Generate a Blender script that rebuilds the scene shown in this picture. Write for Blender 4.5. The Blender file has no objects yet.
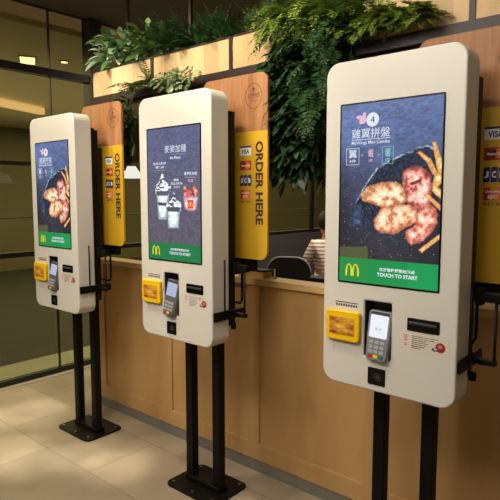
import bpy, bmesh, math, random
import numpy as np
from mathutils import Vector, Matrix, noise
PI = math.pi
SC = bpy.context.scene
COL = SC.collection
random.seed(7)

# ------------------------------------------------------------------ colour / materials
def lin(c):
    return tuple(((v/255)/12.92 if v/255 <= .04045 else ((v/255+.055)/1.055)**2.4) for v in c)

def mat(name, rgb, rough=.5, metal=0., spec=.5, noise_amt=0., scale=20., bump=0., stretch=(1, 1, 1), rgb2=None, coat=0.):
    m = bpy.data.materials.new(name); m.use_nodes = True
    nt = m.node_tree; b = nt.nodes['Principled BSDF']
    c = lin(rgb) + (1,)
    b.inputs['Base Color'].default_value = c
    b.inputs['Roughness'].default_value = rough
    b.inputs['Metallic'].default_value = metal
    b.inputs['Specular IOR Level'].default_value = spec
    b.inputs['Coat Weight'].default_value = coat
    if noise_amt or bump or rgb2:
        tc = nt.nodes.new('ShaderNodeTexCoord'); mp = nt.nodes.new('ShaderNodeMapping')
        mp.inputs['Scale'].default_value = stretch
        nz = nt.nodes.new('ShaderNodeTexNoise'); nz.inputs['Scale'].default_value = scale
        nz.inputs['Detail'].default_value = 6
        nt.links.new(tc.outputs['Object'], mp.inputs[0]); nt.links.new(mp.outputs[0], nz.inputs['Vector'])
        if noise_amt or rgb2:
            mr = nt.nodes.new('ShaderNodeMapRange')
            mr.inputs[1].default_value = .3; mr.inputs[2].default_value = .7
            mx = nt.nodes.new('ShaderNodeMix'); mx.data_type = 'RGBA'
            c2 = lin(rgb2) + (1,) if rgb2 else tuple(v*(1-noise_amt) for v in c[:3]) + (1,)
            mx.inputs[6].default_value = c; mx.inputs[7].default_value = c2
            nt.links.new(nz.outputs['Fac'], mr.inputs[0]); nt.links.new(mr.outputs[0], mx.inputs[0])
            nt.links.new(mx.outputs[2], b.inputs['Base Color'])
        if bump:
            bp = nt.nodes.new('ShaderNodeBump'); bp.inputs['Strength'].default_value = bump
            bp.inputs['Distance'].default_value = .01
            nt.links.new(nz.outputs['Fac'], bp.inputs['Height']); nt.links.new(bp.outputs[0], b.inputs['Normal'])
    return m

def glow(name, rgb, strength=1., rough=.2):
    m = bpy.data.materials.new(name); m.use_nodes = True
    b = m.node_tree.nodes['Principled BSDF']
    b.inputs['Base Color'].default_value = (0.01, .01, .01, 1)
    b.inputs['Roughness'].default_value = rough
    b.inputs['Specular IOR Level'].default_value = .2
    b.inputs['Emission Color'].default_value = lin(rgb) + (1,)
    b.inputs['Emission Strength'].default_value = strength
    return m

def wood(name, a, b_, scale=3., stretch=(1, 1, 1), rough=.45, boards=0):
    """long grain wood; stretch is large across the grain"""
    m = bpy.data.materials.new(name); m.use_nodes = True
    nt = m.node_tree; b = nt.nodes['Principled BSDF']; b.inputs['Roughness'].default_value = rough
    b.inputs['Specular IOR Level'].default_value = .3
    tc = nt.nodes.new('ShaderNodeTexCoord'); mp = nt.nodes.new('ShaderNodeMapping'); mp.inputs['Scale'].default_value = stretch
    nz = nt.nodes.new('ShaderNodeTexNoise'); nz.inputs['Scale'].default_value = scale; nz.inputs['Detail'].default_value = 8
    nz.inputs['Distortion'].default_value = .6
    rp = nt.nodes.new('ShaderNodeValToRGB'); rp.color_ramp.elements[0].position = .32; rp.color_ramp.elements[1].position = .68
    rp.color_ramp.elements[0].color = lin(a) + (1,); rp.color_ramp.elements[1].color = lin(b_) + (1,)
    L = nt.links.new
    L(tc.outputs['Object'], mp.inputs[0]); L(mp.outputs[0], nz.inputs['Vector']); L(nz.outputs['Fac'], rp.inputs[0])
    last = rp.outputs[0]
    if boards:
        sx = nt.nodes.new('ShaderNodeSeparateXYZ'); L(tc.outputs['Object'], sx.inputs[0])
        mu = nt.nodes.new('ShaderNodeMath'); mu.operation = 'MULTIPLY'; mu.inputs[1].default_value = 1/boards; L(sx.outputs[0], mu.inputs[0])
        fl = nt.nodes.new('ShaderNodeMath'); fl.operation = 'FLOOR'; L(mu.outputs[0], fl.inputs[0])
        wn = nt.nodes.new('ShaderNodeTexWhiteNoise'); wn.noise_dimensions = '1D'; L(fl.outputs[0], wn.inputs['W'])
        mr = nt.nodes.new('ShaderNodeMapRange'); mr.inputs[3].default_value = .78; mr.inputs[4].default_value = 1.1; L(wn.outputs['Value'], mr.inputs[0])
        mx = nt.nodes.new('ShaderNodeVectorMath'); mx.operation = 'SCALE'; L(last, mx.inputs[0]); L(mr.outputs[0], mx.inputs['Scale'])
        last = mx.outputs[0]
    L(last, b.inputs['Base Color'])
    return m

M = {}
M['shell'] = mat('kiosk_shell_white', (218, 213, 202), .38, spec=.4)
M['black'] = mat('black_metal', (10, 9, 9), .5, spec=.2)
M['matte_black'] = mat('matte_black', (12, 11, 11), .7, spec=.3)
M['bezel'] = mat('bezel_black', (8, 8, 10), .25)
M['yellow_plastic'] = mat('yellow_plastic', (248, 200, 20), .35)
M['sign_yellow'] = mat('sign_yellow', (208, 162, 36), .45)
M['sign_wood'] = wood('sign_wood', (138, 92, 56), (170, 122, 82), 2.2, (14, 14, 1.2), .5)
M['brown_ink'] = mat('brown_ink', (48, 26, 20), .6)
M['emblem_ink'] = mat('emblem_ink', (92, 46, 28), .6)
M['white'] = mat('white_print', (235, 235, 230), .5)
M['navy'] = mat('navy_print', (28, 34, 92), .5)
M['red'] = mat('red_print', (186, 40, 34), .5)
M['orange'] = mat('orange_print', (232, 120, 50), .5)
M['teal'] = mat('teal_print', (30, 110, 90), .5)
M['counter'] = wood('counter_wood', (172, 132, 82), (194, 154, 102), 1.3, (3, 3, .7), .4)
M['counter_top'] = wood('counter_top_wood', (196, 158, 104), (214, 178, 124), 2, (1, 6, 6), .35)
M['plinth'] = mat('plinth_grey', (124, 120, 110), .6, noise_amt=.2, scale=12)
M['panel'] = wood('planter_wood', (194, 160, 112), (216, 184, 136), 2.0, (3, 3, 1), .5, boards=.11)
M['frame'] = mat('planter_frame', (42, 26, 18), .5)
M['soffit'] = mat('soffit_brown', (84, 50, 30), .5, noise_amt=.3, scale=4)
M['rail'] = mat('dark_rail', (24, 20, 16), .35)
M['steel'] = mat('steel', (150, 150, 150), .3, metal=.9)
M['grey'] = mat('terminal_grey', (128, 130, 134), .4)
M['dgrey'] = mat('terminal_dark', (58, 60, 64), .4)
M['key'] = mat('keypad_key', (168, 172, 180), .5)
M['lcd'] = glow('lcd_white', (238, 240, 250), 1.)
M['soil'] = mat('soil', (40, 28, 18), .9)
M['bench'] = mat('bench_dark', (60, 56, 62), .6)
M['chair'] = mat('chair_black', (20, 20, 24), .35)

def leafmat(name, a, b_, rough=.45, sss=0):
    m = bpy.data.materials.new(name); m.use_nodes = True
    nt = m.node_tree; b = nt.nodes['Principled BSDF']; b.inputs['Roughness'].default_value = rough
    b.inputs['Specular IOR Level'].default_value = .4
    at = nt.nodes.new('ShaderNodeAttribute'); at.attribute_name = 'leafvar'
    rp = nt.nodes.new('ShaderNodeValToRGB'); rp.color_ramp.elements[0].color = lin(a) + (1,); rp.color_ramp.elements[1].color = lin(b_) + (1,)
    nt.links.new(at.outputs['Fac'], rp.inputs[0]); nt.links.new(rp.outputs[0], b.inputs['Base Color'])
    tr = nt.nodes.new('ShaderNodeBsdfTranslucent'); nt.links.new(rp.outputs[0], tr.inputs[0])
    mx = nt.nodes.new('ShaderNodeMixShader'); mx.inputs[0].default_value = .2
    out = nt.nodes['Material Output']
    nt.links.new(b.outputs[0], mx.inputs[1]); nt.links.new(tr.outputs[0], mx.inputs[2]); nt.links.new(mx.outputs[0], out.inputs[0])
    return m
M['leaf_dark'] = leafmat('leaf_dark', (14, 38, 16), (60, 100, 52))
M['leaf_mid'] = leafmat('leaf_mid', (28, 62, 20), (120, 150, 70))
M['leaf_bright'] = leafmat('leaf_bright', (64, 100, 26), (160, 178, 72))
M['leaf_var'] = leafmat('leaf_variegated', (40, 104, 30), (216, 228, 184), .35)
M['stem'] = mat('stem_green', (58, 70, 30), .6)

# ------------------------------------------------------------------ mesh builder
class MB:
    def __init__(s): s.v = []; s.f = []; s.mi = []; s.at = []
    def add(s, vs, fs, mi=0, val=None):
        o = len(s.v); s.v += [tuple(v) for v in vs]; s.f += [tuple(i+o for i in f) for f in fs]; s.mi += [mi]*len(fs)
        s.at += [val if val is not None else .5]*len(vs)
        return s
    def box(s, x0, x1, y0, y1, z0, z1, mi=0):
        vs = [(x, y, z) for x in (x0, x1) for y in (y0, y1) for z in (z0, z1)]
        return s.add(vs, [(0, 1, 3, 2), (4, 6, 7, 5), (0, 4, 5, 1), (2, 3, 7, 6), (0, 2, 6, 4), (1, 5, 7, 3)], mi)
    def prism(s, pts, y0, y1, mi=0, ax='y'):
        """extrude a closed outline given in the x,z plane along y (or x,y plane along z)"""
        n = len(pts)
        if ax == 'y': vs = [(x, y0, z) for x, z in pts] + [(x, y1, z) for x, z in pts]
        elif ax == 'z': vs = [(x, y, y0) for x, y in pts] + [(x, y, y1) for x, y in pts]
        else: vs = [(y0, a, b) for a, b in pts] + [(y1, a, b) for a, b in pts]
        fs = [tuple(range(n)), tuple(range(2*n-1, n-1, -1))] + [(i, i+n, (i+1) % n+n, (i+1) % n) for i in range(n)]
        return s.add(vs, fs, mi)
    def flat(s, pts, y, mi=0):
        return s.add([(x, y, z) for x, z in pts], [tuple(range(len(pts)))], mi)
    def tube(s, path, r, n=10, mi=0, cap=True):
        path = [Vector(p) for p in path]; rings = []
        up = None
        for i, p in enumerate(path):
            t = (path[min(i+1, len(path)-1)]-path[max(i-1, 0)]).normalized()
            if up is None: up = t.orthogonal().normalized()
            else: up = (up-t*up.dot(t)).normalized()
            w = t.cross(up); rr = r[i] if isinstance(r, (list, tuple)) else r
            rings.append([p+up*rr*math.cos(2*PI*k/n)+w*rr*math.sin(2*PI*k/n) for k in range(n)])
        vs = [v for rg in rings for v in rg]
        fs = [(i*n+k, i*n+(k+1) % n, (i+1)*n+(k+1) % n, (i+1)*n+k) for i in range(len(path)-1) for k in range(n)]
        if cap: fs += [tuple(range(n-1, -1, -1)), tuple(range(len(vs)-n, len(vs)))]
        return s.add(vs, fs, mi)
    def build(s, name, mats, parent=None, smooth=False, bevel=0., seg=3, attr=False, fixn=True):
        me = bpy.data.meshes.new(name); me.from_pydata(s.v, [], s.f)
        for m in (mats if isinstance(mats, (list, tuple)) else [mats]): me.materials.append(m)
        me.polygons.foreach_set('material_index', s.mi)
        if fixn and not attr:
            bm = bmesh.new(); bm.from_mesh(me); bmesh.ops.recalc_face_normals(bm, faces=bm.faces); bm.to_mesh(me); bm.free()
        if attr:
            a = me.attributes.new('leafvar', 'FLOAT', 'POINT'); a.data.foreach_set('value', s.at)
        if smooth:
            me.polygons.foreach_set('use_smooth', [True]*len(me.polygons))
        me.update()
        o = bpy.data.objects.new(name, me); COL.objects.link(o)
        if parent: o.parent = parent
        if bevel:
            b = o.modifiers.new('bevel', 'BEVEL'); b.width = bevel; b.segments = seg; b.limit_method = 'ANGLE'; b.angle_limit = math.radians(35)
            me.polygons.foreach_set('use_smooth', [True]*len(me.polygons))
            w = o.modifiers.new('wn', 'WEIGHTED_NORMAL'); w.keep_sharp = False
        return o

def rrect(x0, x1, z0, z1, r, n=8):
    """rounded rectangle; r may be (tl,tr,br,bl)"""
    r = (r,)*4 if not isinstance(r, tuple) else r
    out = []
    for (cx, cz, a0, q) in ((x0, z0, PI, r[3]), (x1, z0, 1.5*PI, r[2]), (x1, z1, 0, r[1]), (x0, z1, .5*PI, r[0])):
        if q == 0: out.append((cx, cz)); continue
        ccx = cx+q if cx == x0 else cx-q; ccz = cz+q if cz == z0 else cz-q
        for k in range(n+1):
            a = a0+.5*PI*k/n; out.append((ccx+q*math.cos(a), ccz+q*math.sin(a)))
    return out

def empty(name, loc, label, cat, group=None, rz=0):
    o = bpy.data.objects.new(name, None); COL.objects.link(o); o.location = loc; o.rotation_euler.z = rz
    o.empty_display_size = .1
    o['label'] = label; o['category'] = cat
    if group: o['group'] = group
    return o
def tag(o, label, cat, group=None):
    o['label'] = label; o['category'] = cat
    if group: o['group'] = group
    return o
def struct(o): o['kind'] = 'structure'; return o
def copy_tree(o, parent=None):
    c = o.copy(); COL.objects.link(c)
    if parent: c.parent = parent
    for ch in list(o.children): copy_tree(ch, c)
    return c

# ------------------------------------------------------------------ lettering
def text_outline(txt, bold=0.):
    cu = bpy.data.curves.new('txt', 'FONT'); cu.body = txt; cu.size = 1; cu.offset = bold; cu.resolution_u = 3
    o = bpy.data.objects.new('txt', cu); COL.objects.link(o)
    dg = bpy.context.evaluated_depsgraph_get(); dg.update()
    me = bpy.data.meshes.new_from_object(o.evaluated_get(dg))
    vs = [v.co.copy() for v in me.vertices]; fs = [tuple(p.vertices) for p in me.polygons]
    bpy.data.objects.remove(o); bpy.data.curves.remove(cu); bpy.data.meshes.remove(me)
    return vs, fs
def add_text(mb, txt, x0, x1, z0, z1, y, mi=0, bold=0., rot=False):
    """fit the words into the box x0..x1, z0..z1 on the plane y (facing -y); rot: words run downward"""
    vs, fs = text_outline(txt, bold)
    if not vs: return
    ax = [v.x for v in vs]; ay = [v.y for v in vs]; a0, a1, b0, b1 = min(ax), max(ax), min(ay), max(ay)
    out = []
    for v in vs:
        s = (v.x-a0)/(a1-a0); t = (v.y-b0)/max(b1-b0, 1e-6)
        if rot: out.append((x0+t*(x1-x0), y, z1-s*(z1-z0)))
        else: out.append((x0+s*(x1-x0), y, z0+t*(z1-z0)))
    mb.add(out, fs, mi)

# ------------------------------------------------------------------ screen pictures (content of the lit displays)
NX, NZ = 186, 316
SX0, SX1, SZ0, SZ1 = -.1845, .1845, 1.219, 1.845
def vnoise(x, y, seed=0, octs=4):
    rs = np.random.RandomState(seed); tot = 0; amp = 1.; s = 0
    for o in range(octs):
        g = rs.rand(128, 128); fx = np.mod(x, 127.); fy = np.mod(y, 127.)
        ix = fx.astype(int); iy = fy.astype(int); tx = fx-ix; ty = fy-iy
        tx = tx*tx*(3-2*tx); ty = ty*ty*(3-2*ty); jx = (ix+1) % 128; jy = (iy+1) % 128
        tot = tot+amp*((g[ix, iy]*(1-tx)+g[jx, iy]*tx)*(1-ty)+(g[ix, jy]*(1-tx)+g[jx, jy]*tx)*ty); s += amp
        amp *= .5; x = x*2; y = y*2
    return tot/s
def inside(X, Z, poly):
    r = np.zeros(X.shape, bool); n = len(poly)
    for i in range(n):
        x1, z1 = poly[i]; x2, z2 = poly[(i+1) % n]
        c = ((z1 > Z) != (z2 > Z)) & (X < (x2-x1)*(Z-z1)/(z2-z1+1e-12)+x1); r ^= c
    return r
def edist(X, Z, poly):
    d = np.full(X.shape, 9.); n = len(poly)
    for i in range(n):
        a = poly[i]; b = poly[(i+1) % n]; dx, dz = b[0]-a[0], b[1]-a[1]
        t = np.clip(((X-a[0])*dx+(Z-a[1])*dz)/(dx*dx+dz*dz+1e-12), 0, 1)
        d = np.minimum(d, np.hypot(X-a[0]-t*dx, Z-a[1]-t*dz))
    return d
def grid():
    x = np.linspace(SX0, SX1, NX); z = np.linspace(SZ0, SZ1, NZ); X, Z = np.meshgrid(x, z, indexing='ij')
    return X+.1+1, Z, X, Z
def mixc(img, m, c):
    c = np.array(c, float); c = c if c.ndim == 3 else c[None, None, :]
    m = np.clip(m, 0, 1)[..., None]; img[:] = img*(1-m)+c*m
def lump(img, X, Z, poly, base, dark, lite, seed, warp=.004, sc=90, nz=.56):
    wx = (vnoise(X*sc+50, Z*sc, seed)-.5)*warp*2; wz = (vnoise(X*sc+9, Z*sc+30, seed+1)-.5)*warp*2
    Xi, Zi = X+wx, Z+wz; m = inside(Xi, Zi, poly); d = edist(Xi, Zi, poly)*m
    t = np.clip(d/.022, 0, 1)[..., None]; n = vnoise(X*260+20, Z*260, seed+2, 3)[..., None]
    n2 = vnoise(X*60+20, Z*60, seed+3, 2)[..., None]
    c = np.array(dark)*(1-t)+np.array(base)*t
    k = np.clip((n2-.45)*4, 0, 1)*t; c = c*(1-k)+np.array(lite)*k
    dk = np.clip((.42-n2)*5, 0, .75)*(1 if nz > .3 else 0); c = c*(1-dk)+np.array(dark)*dk
    c = c*(1-nz/2+nz*n)
    mixc(img, m.astype(float)*np.clip(d/.0015+.3, 0, 1), c)
def paint_wings():
    _, _, X, Z = grid()
    img = np.zeros(X.shape+(3,)); n = vnoise((X+1)*70, Z*160, 1)[..., None]; n2 = vnoise((X+1)*12, Z*12, 2, 3)[..., None]
    t = np.clip((Z-1.35)/.4, 0, 1)[..., None]
    img[:] = (np.array((44, 42, 48))*(1-t)+np.array((80, 96, 138))*t)*(.62+.5*n+.3*n2)*(1-.35*np.clip((X/.18)**2*np.clip((1.72-Z)/.2, 0, 1), 0, 1))[..., None]
    plate = [(-.106, 1.53), (-.087, 1.566), (-.043, 1.623), (.019, 1.655), (.079, 1.675), (.13, 1.691), (.153, 1.684), (.2, 1.60), (.2, 1.33), (.089, 1.329), (.023, 1.333), (-.037, 1.383), (-.109, 1.426), (-.14, 1.48)]
    w = (vnoise((X+1)*60, Z*60, 5)-.5)*.012; m = inside(X+w, Z+w, plate); d = edist(X+w, Z+w, plate)
    pn = vnoise((X+1)*150, Z*150, 6)[..., None]
    mixc(img, m.astype(float)*np.clip((Z-1.37)/.07, .25, 1), np.array((30, 36, 52))*(.15+1.7*pn))
    mixc(img, (m & (d < .006) & (Z > 1.5))*np.clip((vnoise((X+1)*90, Z*90, 9)-.25)*2.2, 0, 1), (160, 180, 205))
    sp = vnoise((X+1)*420, Z*420, 11, 1); mixc(img, ((sp > .955) & (Z < 1.6)).astype(float)*.8, (170, 170, 180))
    blue = [(-.135, 1.50), (-.10, 1.50), (-.095, 1.42), (-.14, 1.42)]
    lump(img, X, Z, blue, (52, 72, 104), (36, 46, 66), (80, 100, 130), 70, .01)
    F = (244, 212, 146); Fd = (190, 128, 66); Fl = (255, 244, 200)
    for i, p in enumerate(([(.1, 1.668), (.112, 1.672), (.149, 1.645), (.172, 1.6), (.156, 1.594), (.135, 1.634)], [(.15, 1.70), (.163, 1.70), (.192, 1.621), (.185, 1.573), (.169, 1.612)],
                           [(.162, 1.60), (.183, 1.616), (.19, 1.573), (.165, 1.541), (.154, 1.55)], [(.143, 1.578), (.19, 1.544), (.19, 1.511), (.14, 1.556)])):
        lump(img, X, Z, p, F, Fd, Fl, 20+i, .001)
    lump(img, X, Z, [(.051, 1.609), (.081, 1.625), (.121, 1.623), (.151, 1.595), (.157, 1.563), (.155, 1.51), (.13, 1.485), (.095, 1.48), (.068, 1.51), (.050, 1.57)], (232, 140, 124), (110, 44, 38), (255, 206, 190), 31, .005)
    mixc(img, inside(X, Z, [(.08, 1.57), (.115, 1.583), (.12, 1.572), (.085, 1.562)])*.8, (70, 24, 24))
    lump(img, X, Z, [(-.106, 1.532), (-.08, 1.560), (-.027, 1.574), (.03, 1.576), (.062, 1.553), (.072, 1.515), (.05, 1.485), (0, 1.480), (-.05, 1.497), (-.095, 1.510)], (238, 184, 140), (150, 90, 58), (255, 226, 188), 33, .004)
    lump(img, X, Z, [(.098, 1.468), (.146, 1.507), (.172, 1.486), (.178, 1.444), (.162, 1.41), (.124, 1.374), (.088, 1.362), (.069, 1.389), (.068, 1.41), (.104, 1.433)], (242, 166, 142), (160, 76, 60), (255, 220, 200), 37, .004)
    lump(img, X, Z, [(-.048, 1.447), (-.022, 1.485), (.028, 1.502), (.08, 1.500), (.108, 1.478), (.112, 1.442), (.068, 1.419), (.031, 1.396), (-.017, 1.398), (-.047, 1.415)], (240, 176, 134), (156, 88, 60), (255, 218, 184), 35, .004)
    lump(img, X, Z, [(.115, 1.35), (.19, 1.41), (.192, 1.393), (.127, 1.34)], F, Fd, Fl, 41, .001)
    lump(img, X, Z, [(.132, 1.527), (.14, 1.536), (.19, 1.494), (.186, 1.478)], F, Fd, Fl, 42, .001)
    ov = inside(X, Z, [(-.19, 1.342), (-.071, 1.349), (-.07, 1.30), (-.19, 1.30)]); mixc(img, ov.astype(float)*.85, (74, 82, 46))
    g = Z < 1.306; mixc(img, g.astype(float), (18, 124, 62)); mixc(img, (g & (X < -.07))*.35, (52, 116, 48)); mixc(img, (g & (X > .08))*.3, (20, 148, 90))
    return img
def paint_sundae():
    _, _, X, Z = grid()
    img = np.zeros(X.shape+(3,)); n = vnoise((X+1)*70, Z*140, 51)[..., None]
    t = np.clip((Z-1.33)/.45, 0, 1)[..., None]
    img[:] = (np.array((80, 76, 88))*(1-t)+np.array((80, 84, 114))*t)*(.82+.36*n)
    def cup(p, c=(196, 214, 224), seed=60): lump(img, X, Z, p, c, tuple(v*.62 for v in c), (232, 240, 246), seed, .0005, 90, .12)
    def swirl(p, seed, a=(214, 224, 236), d=(70, 70, 88)): 
        w = (vnoise((X+1)*120, Z*120, seed)-.5)*.012; m = inside(X+w, Z+w, p); k = vnoise((X+1)*70, Z*120, seed+1, 2)
        mixc(img, m*1., np.where((k > .42)[..., None], np.array(a), np.array(d)))
    swirl([(-.077, 1.640), (-.054, 1.595), (-.017, 1.577), (-.022, 1.54), (-.127, 1.54), (-.136, 1.575), (-.102, 1.593)], 61)
    cup([(-.124, 1.547), (-.027, 1.547), (-.049, 1.412), (-.109, 1.412)])
    mixc(img, inside(X, Z, [(-.128, 1.55), (-.024, 1.55), (-.04, 1.528), (-.115, 1.528)])*.85, (62, 60, 72))
    mixc(img, inside(X, Z, [(-.114, 1.497), (-.037, 1.493), (-.039, 1.478), (-.112, 1.482)])*.9, (54, 52, 60))
    swirl([(.006, 1.548), (.023, 1.506), (.055, 1.494), (.049, 1.455), (-.048, 1.459), (-.056, 1.487), (-.014, 1.506)], 64)
    cup([(-.048, 1.47), (.048, 1.471), (.037, 1.374), (-.038, 1.372)], seed=66)
    mixc(img, inside(X, Z, [(-.05, 1.474), (.05, 1.475), (.042, 1.453), (-.042, 1.453)])*.9, (60, 56, 66))
    lump(img, X, Z, [(.065, 1.567), (.08, 1.582), (.1, 1.57), (.113, 1.552), (.13, 1.57), (.148, 1.582), (.175, 1.555), (.166, 1.51), (.07, 1.51)], (206, 146, 122), (110, 60, 50), (240, 196, 176), 67, .004)
    swirl([(.09, 1.555), (.14, 1.55), (.15, 1.505), (.085, 1.505)], 68, (190, 90, 96), (70, 26, 34))
    cup([(.068, 1.525), (.172, 1.525), (.158, 1.465), (.14, 1.458), (.10, 1.458), (.081, 1.465)], (236, 178, 190), 69)
    mixc(img, inside(X, Z, [(.098, 1.508), (.14, 1.508), (.138, 1.470), (.100, 1.470)])*1., (204, 44, 54))
    g = Z < 1.302; mixc(img, g.astype(float), (22, 104, 58))
    return img
MD = bpy.data.materials.new('display_picture'); MD.use_nodes = True
_b = MD.node_tree.nodes['Principled BSDF']; _a = MD.node_tree.nodes.new('ShaderNodeAttribute'); _a.attribute_name = 'Picture'
MD.node_tree.links.new(_a.outputs['Color'], _b.inputs['Emission Color']); _b.inputs['Emission Strength'].default_value = 1.
_b.inputs['Base Color'].default_value = (.01, .01, .012, 1); _b.inputs['Roughness'].default_value = .25; _b.inputs['Specular IOR Level'].default_value = .25
def display_mesh(img, name):
    x = np.linspace(SX0, SX1, NX); z = np.linspace(SZ0, SZ1, NZ); X, Z = np.meshgrid(x, z, indexing='ij')
    vs = np.stack([X, np.full(X.shape, -.0022), Z], -1).reshape(-1, 3)
    i, j = np.meshgrid(np.arange(NX-1), np.arange(NZ-1), indexing='ij'); a = (i*NZ+j).ravel()
    fs = np.stack([a, a+NZ, a+NZ+1, a+1], -1)
    me = bpy.data.meshes.new(name); me.from_pydata(vs.tolist(), [], fs.tolist()); me.materials.append(MD)
    c = np.clip((img*1.12+6)/255, 0, 1); c = np.where(c <= .04045, c/12.92, ((c+.055)/1.055)**2.4)
    col = np.concatenate([c, np.ones(c.shape[:2]+(1,))], -1).reshape(-1)
    at = me.color_attributes.new('Picture', 'FLOAT_COLOR', 'POINT'); at.data.foreach_set('color', col.astype(np.float32))
    me.update(); return me
ME_WINGS = display_mesh(paint_wings(), 'display'); ME_SUNDAE = display_mesh(paint_sundae(), 'display')
G = dict(w=glow('screen_white', (228, 232, 245)), p=glow('screen_pink', (236, 190, 206)), t=glow('screen_teal', (130, 205, 200)), y=glow('screen_yellow', (226, 214, 30)),
         d=glow('screen_dark', (60, 60, 74)), g=glow('screen_grey', (170, 178, 200)), dg=glow('screen_box', (96, 112, 150)))
GM = list(G.values()); GI = {k: i for i, k in enumerate(G)}

def ring(mb, cx, cz, rx, rz, w, y, mi=0, n=40):
    vs = []
    for k in range(n):
        a = 2*PI*k/n; vs += [(cx+rx*math.cos(a), y, cz+rz*math.sin(a)), (cx+(rx-w)*math.cos(a), y, cz+(rz-w)*math.sin(a))]
    mb.add(vs, [(2*k, 2*((k+1) % n), 2*((k+1) % n)+1, 2*k+1) for k in range(n)], mi)
def disc(mb, cx, cz, rx, rz, y, mi=0, n=28):
    mb.flat([(cx+rx*math.cos(2*PI*k/n), cz+rz*math.sin(2*PI*k/n)) for k in range(n)], y, mi)
def arches(mb, x0, x1, z0, z1, y, mi):
    """the rounded letter: two tall arches that meet in the middle"""
    W = (x1-x0)/2; H = z1-z0
    for s in (0, 1):
        c = x0+W*(s+.5); ro, ri = W*.54, W*.26; vs = []; n = 20
        for k in range(n+1):
            a = PI*k/n
            ca = math.cos(a)
            vs += [(c+ro*ca*(1 if abs(ca) < 1 else 1), y, z0+H*math.sin(a)**.72), (c+ri*ca, y, z0+(H*.90)*max(0, math.sin(a))**.6)]
        mb.add(vs, [(2*k, 2*k+2, 2*k+3, 2*k+1) for k in range(n)], mi)

def screen_graphics(kind, parent):
    y = -.0026
    def words(name, *rows):
        """rows: (text, x0, x1, z0, z1, colour, weight)"""
        b = MB()
        for (t_, x0, x1, z0, z1, c, w_) in rows: add_text(b, t_, x0, x1, z0, z1, y, GI[c], w_)
        return b.build(name, GM, parent, fixn=False)
    b = MB(); arches(b, -.158, -.104, 1.240, 1.284, y, GI['y']); b.build('arches_logo', GM, parent, fixn=False)
    words('banner_lettering', ('在屏幕輕觸開始點餐', -.024, .106, 1.267, 1.279, 'w', .02), ('TOUCH TO START', -.032, .116, 1.248, 1.261, 'w', .03))
    if kind == 'wings':
        words('title_lettering', ('雞翼拼盤', -.142, .004, 1.727, 1.760, 'w', 0))
        b = MB(); b.flat([(-.142, 1.7215), (.006, 1.7215), (.006, 1.7235), (-.142, 1.7235)], y, GI['w']); b.build('title_rule', GM, parent, fixn=False)
        words('subtitle_lettering', ('McWings Mini Combo', -.142, .004, 1.703, 1.718, 'w', .012))
        b = MB(); disc(b, -.062, 1.788, .024, .024, y, GI['w']); add_text(b, '4', -.070, -.054, 1.777, 1.799, y-.0003, GI['d'], 0)
        b.build('number_badge', GM, parent, fixn=False)
        b = MB()
        for q, (cx, cz, rx, rz) in enumerate(((-.1, 1.79, .013, .014), (-.112, 1.80, .014, .006), (-.094, 1.806, .006, .010), (-.105, 1.782, .01, .006))): disc(b, cx, cz, rx, rz, y+.0001*q, GI['p'])
        b.build('hand_mark', GM, parent, fixn=False)
        for (x0, x1, k, t1, t2) in ((-.163, -.111, 'w', '翼', '4件'), (-.086, -.046, 'p', '蝦', '5件'), (-.023, .018, 't', '薯', '中')):
            b = MB()
            if k != 'p':
                for q in ((x0, x1, 1.636, 1.6375), (x0, x1, 1.6925, 1.694), (x0, x0+.0015, 1.636, 1.694), (x1-.0015, x1, 1.636, 1.694)):
                    b.flat([(q[0], q[2]), (q[1], q[2]), (q[1], q[3]), (q[0], q[3])], y, GI[k])
            add_text(b, t1, x0+.010, x1-.010, 1.660, 1.688, y, GI[k], .01); add_text(b, t2, x0+.012, x1-.012, 1.643, 1.655, y, GI[k], .01)
            b.build('combo_tile', GM, parent, fixn=False)
        words('plus_mark', ('+', -.104, -.094, 1.664, 1.672, 'g', 0)); words('plus_mark', ('+', -.040, -.030, 1.664, 1.672, 'g', 0))
    else:
        words('title_lettering', ('麥麥加種', -.058, .094, 1.729, 1.764, 'w', 0))
        words('subtitle_lettering', ('de Fleur', -.021, .058, 1.699, 1.712, 'w', .02))
        b = MB(); b.flat([(-.02, 1.7195), (.09, 1.7195), (.09, 1.7205), (-.02, 1.7205)], y, GI['g']); b.build('title_rule', GM, parent, fixn=False)
        b = MB(); ring(b, .018, 1.80, .014, .016, .0015, y, GI['dg']); b.build('ornament', GM, parent, fixn=False)
        b = MB(); b.flat([(-.05, 1.781), (.088, 1.781), (.088, 1.782), (-.05, 1.782)], y, GI['dg']); b.build('title_rule', GM, parent, fixn=False)
        words('product_caption', ('朱古力新地', -.143, -.048, 1.674, 1.688, 'w', .02), ('雪糕杯', -.125, -.06, 1.658, 1.669, 'w', .02), ('Chocolate Sundae', -.135, -.055, 1.647, 1.652, 'g', 0))
        words('product_caption', ('脆脆', .005, .042, 1.596, 1.607, 'w', .02), ('朱古力新地', -.015, .066, 1.578, 1.591, 'w', .02), ('雪糕杯', .005, .05, 1.563, 1.573, 'w', 0))
        words('product_caption', ('草莓新地杯', .078, .166, 1.620, 1.636, 'w', .02), ('Sundae', .09, .15, 1.609, 1.614, 'p', .01), ('新品', .106, .138, 1.590, 1.603, 'p', .02))
        b = MB(); arches(b, .106, .132, 1.478, 1.500, y, GI['y']); b.build('cup_logo', GM, parent, fixn=False)

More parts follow.
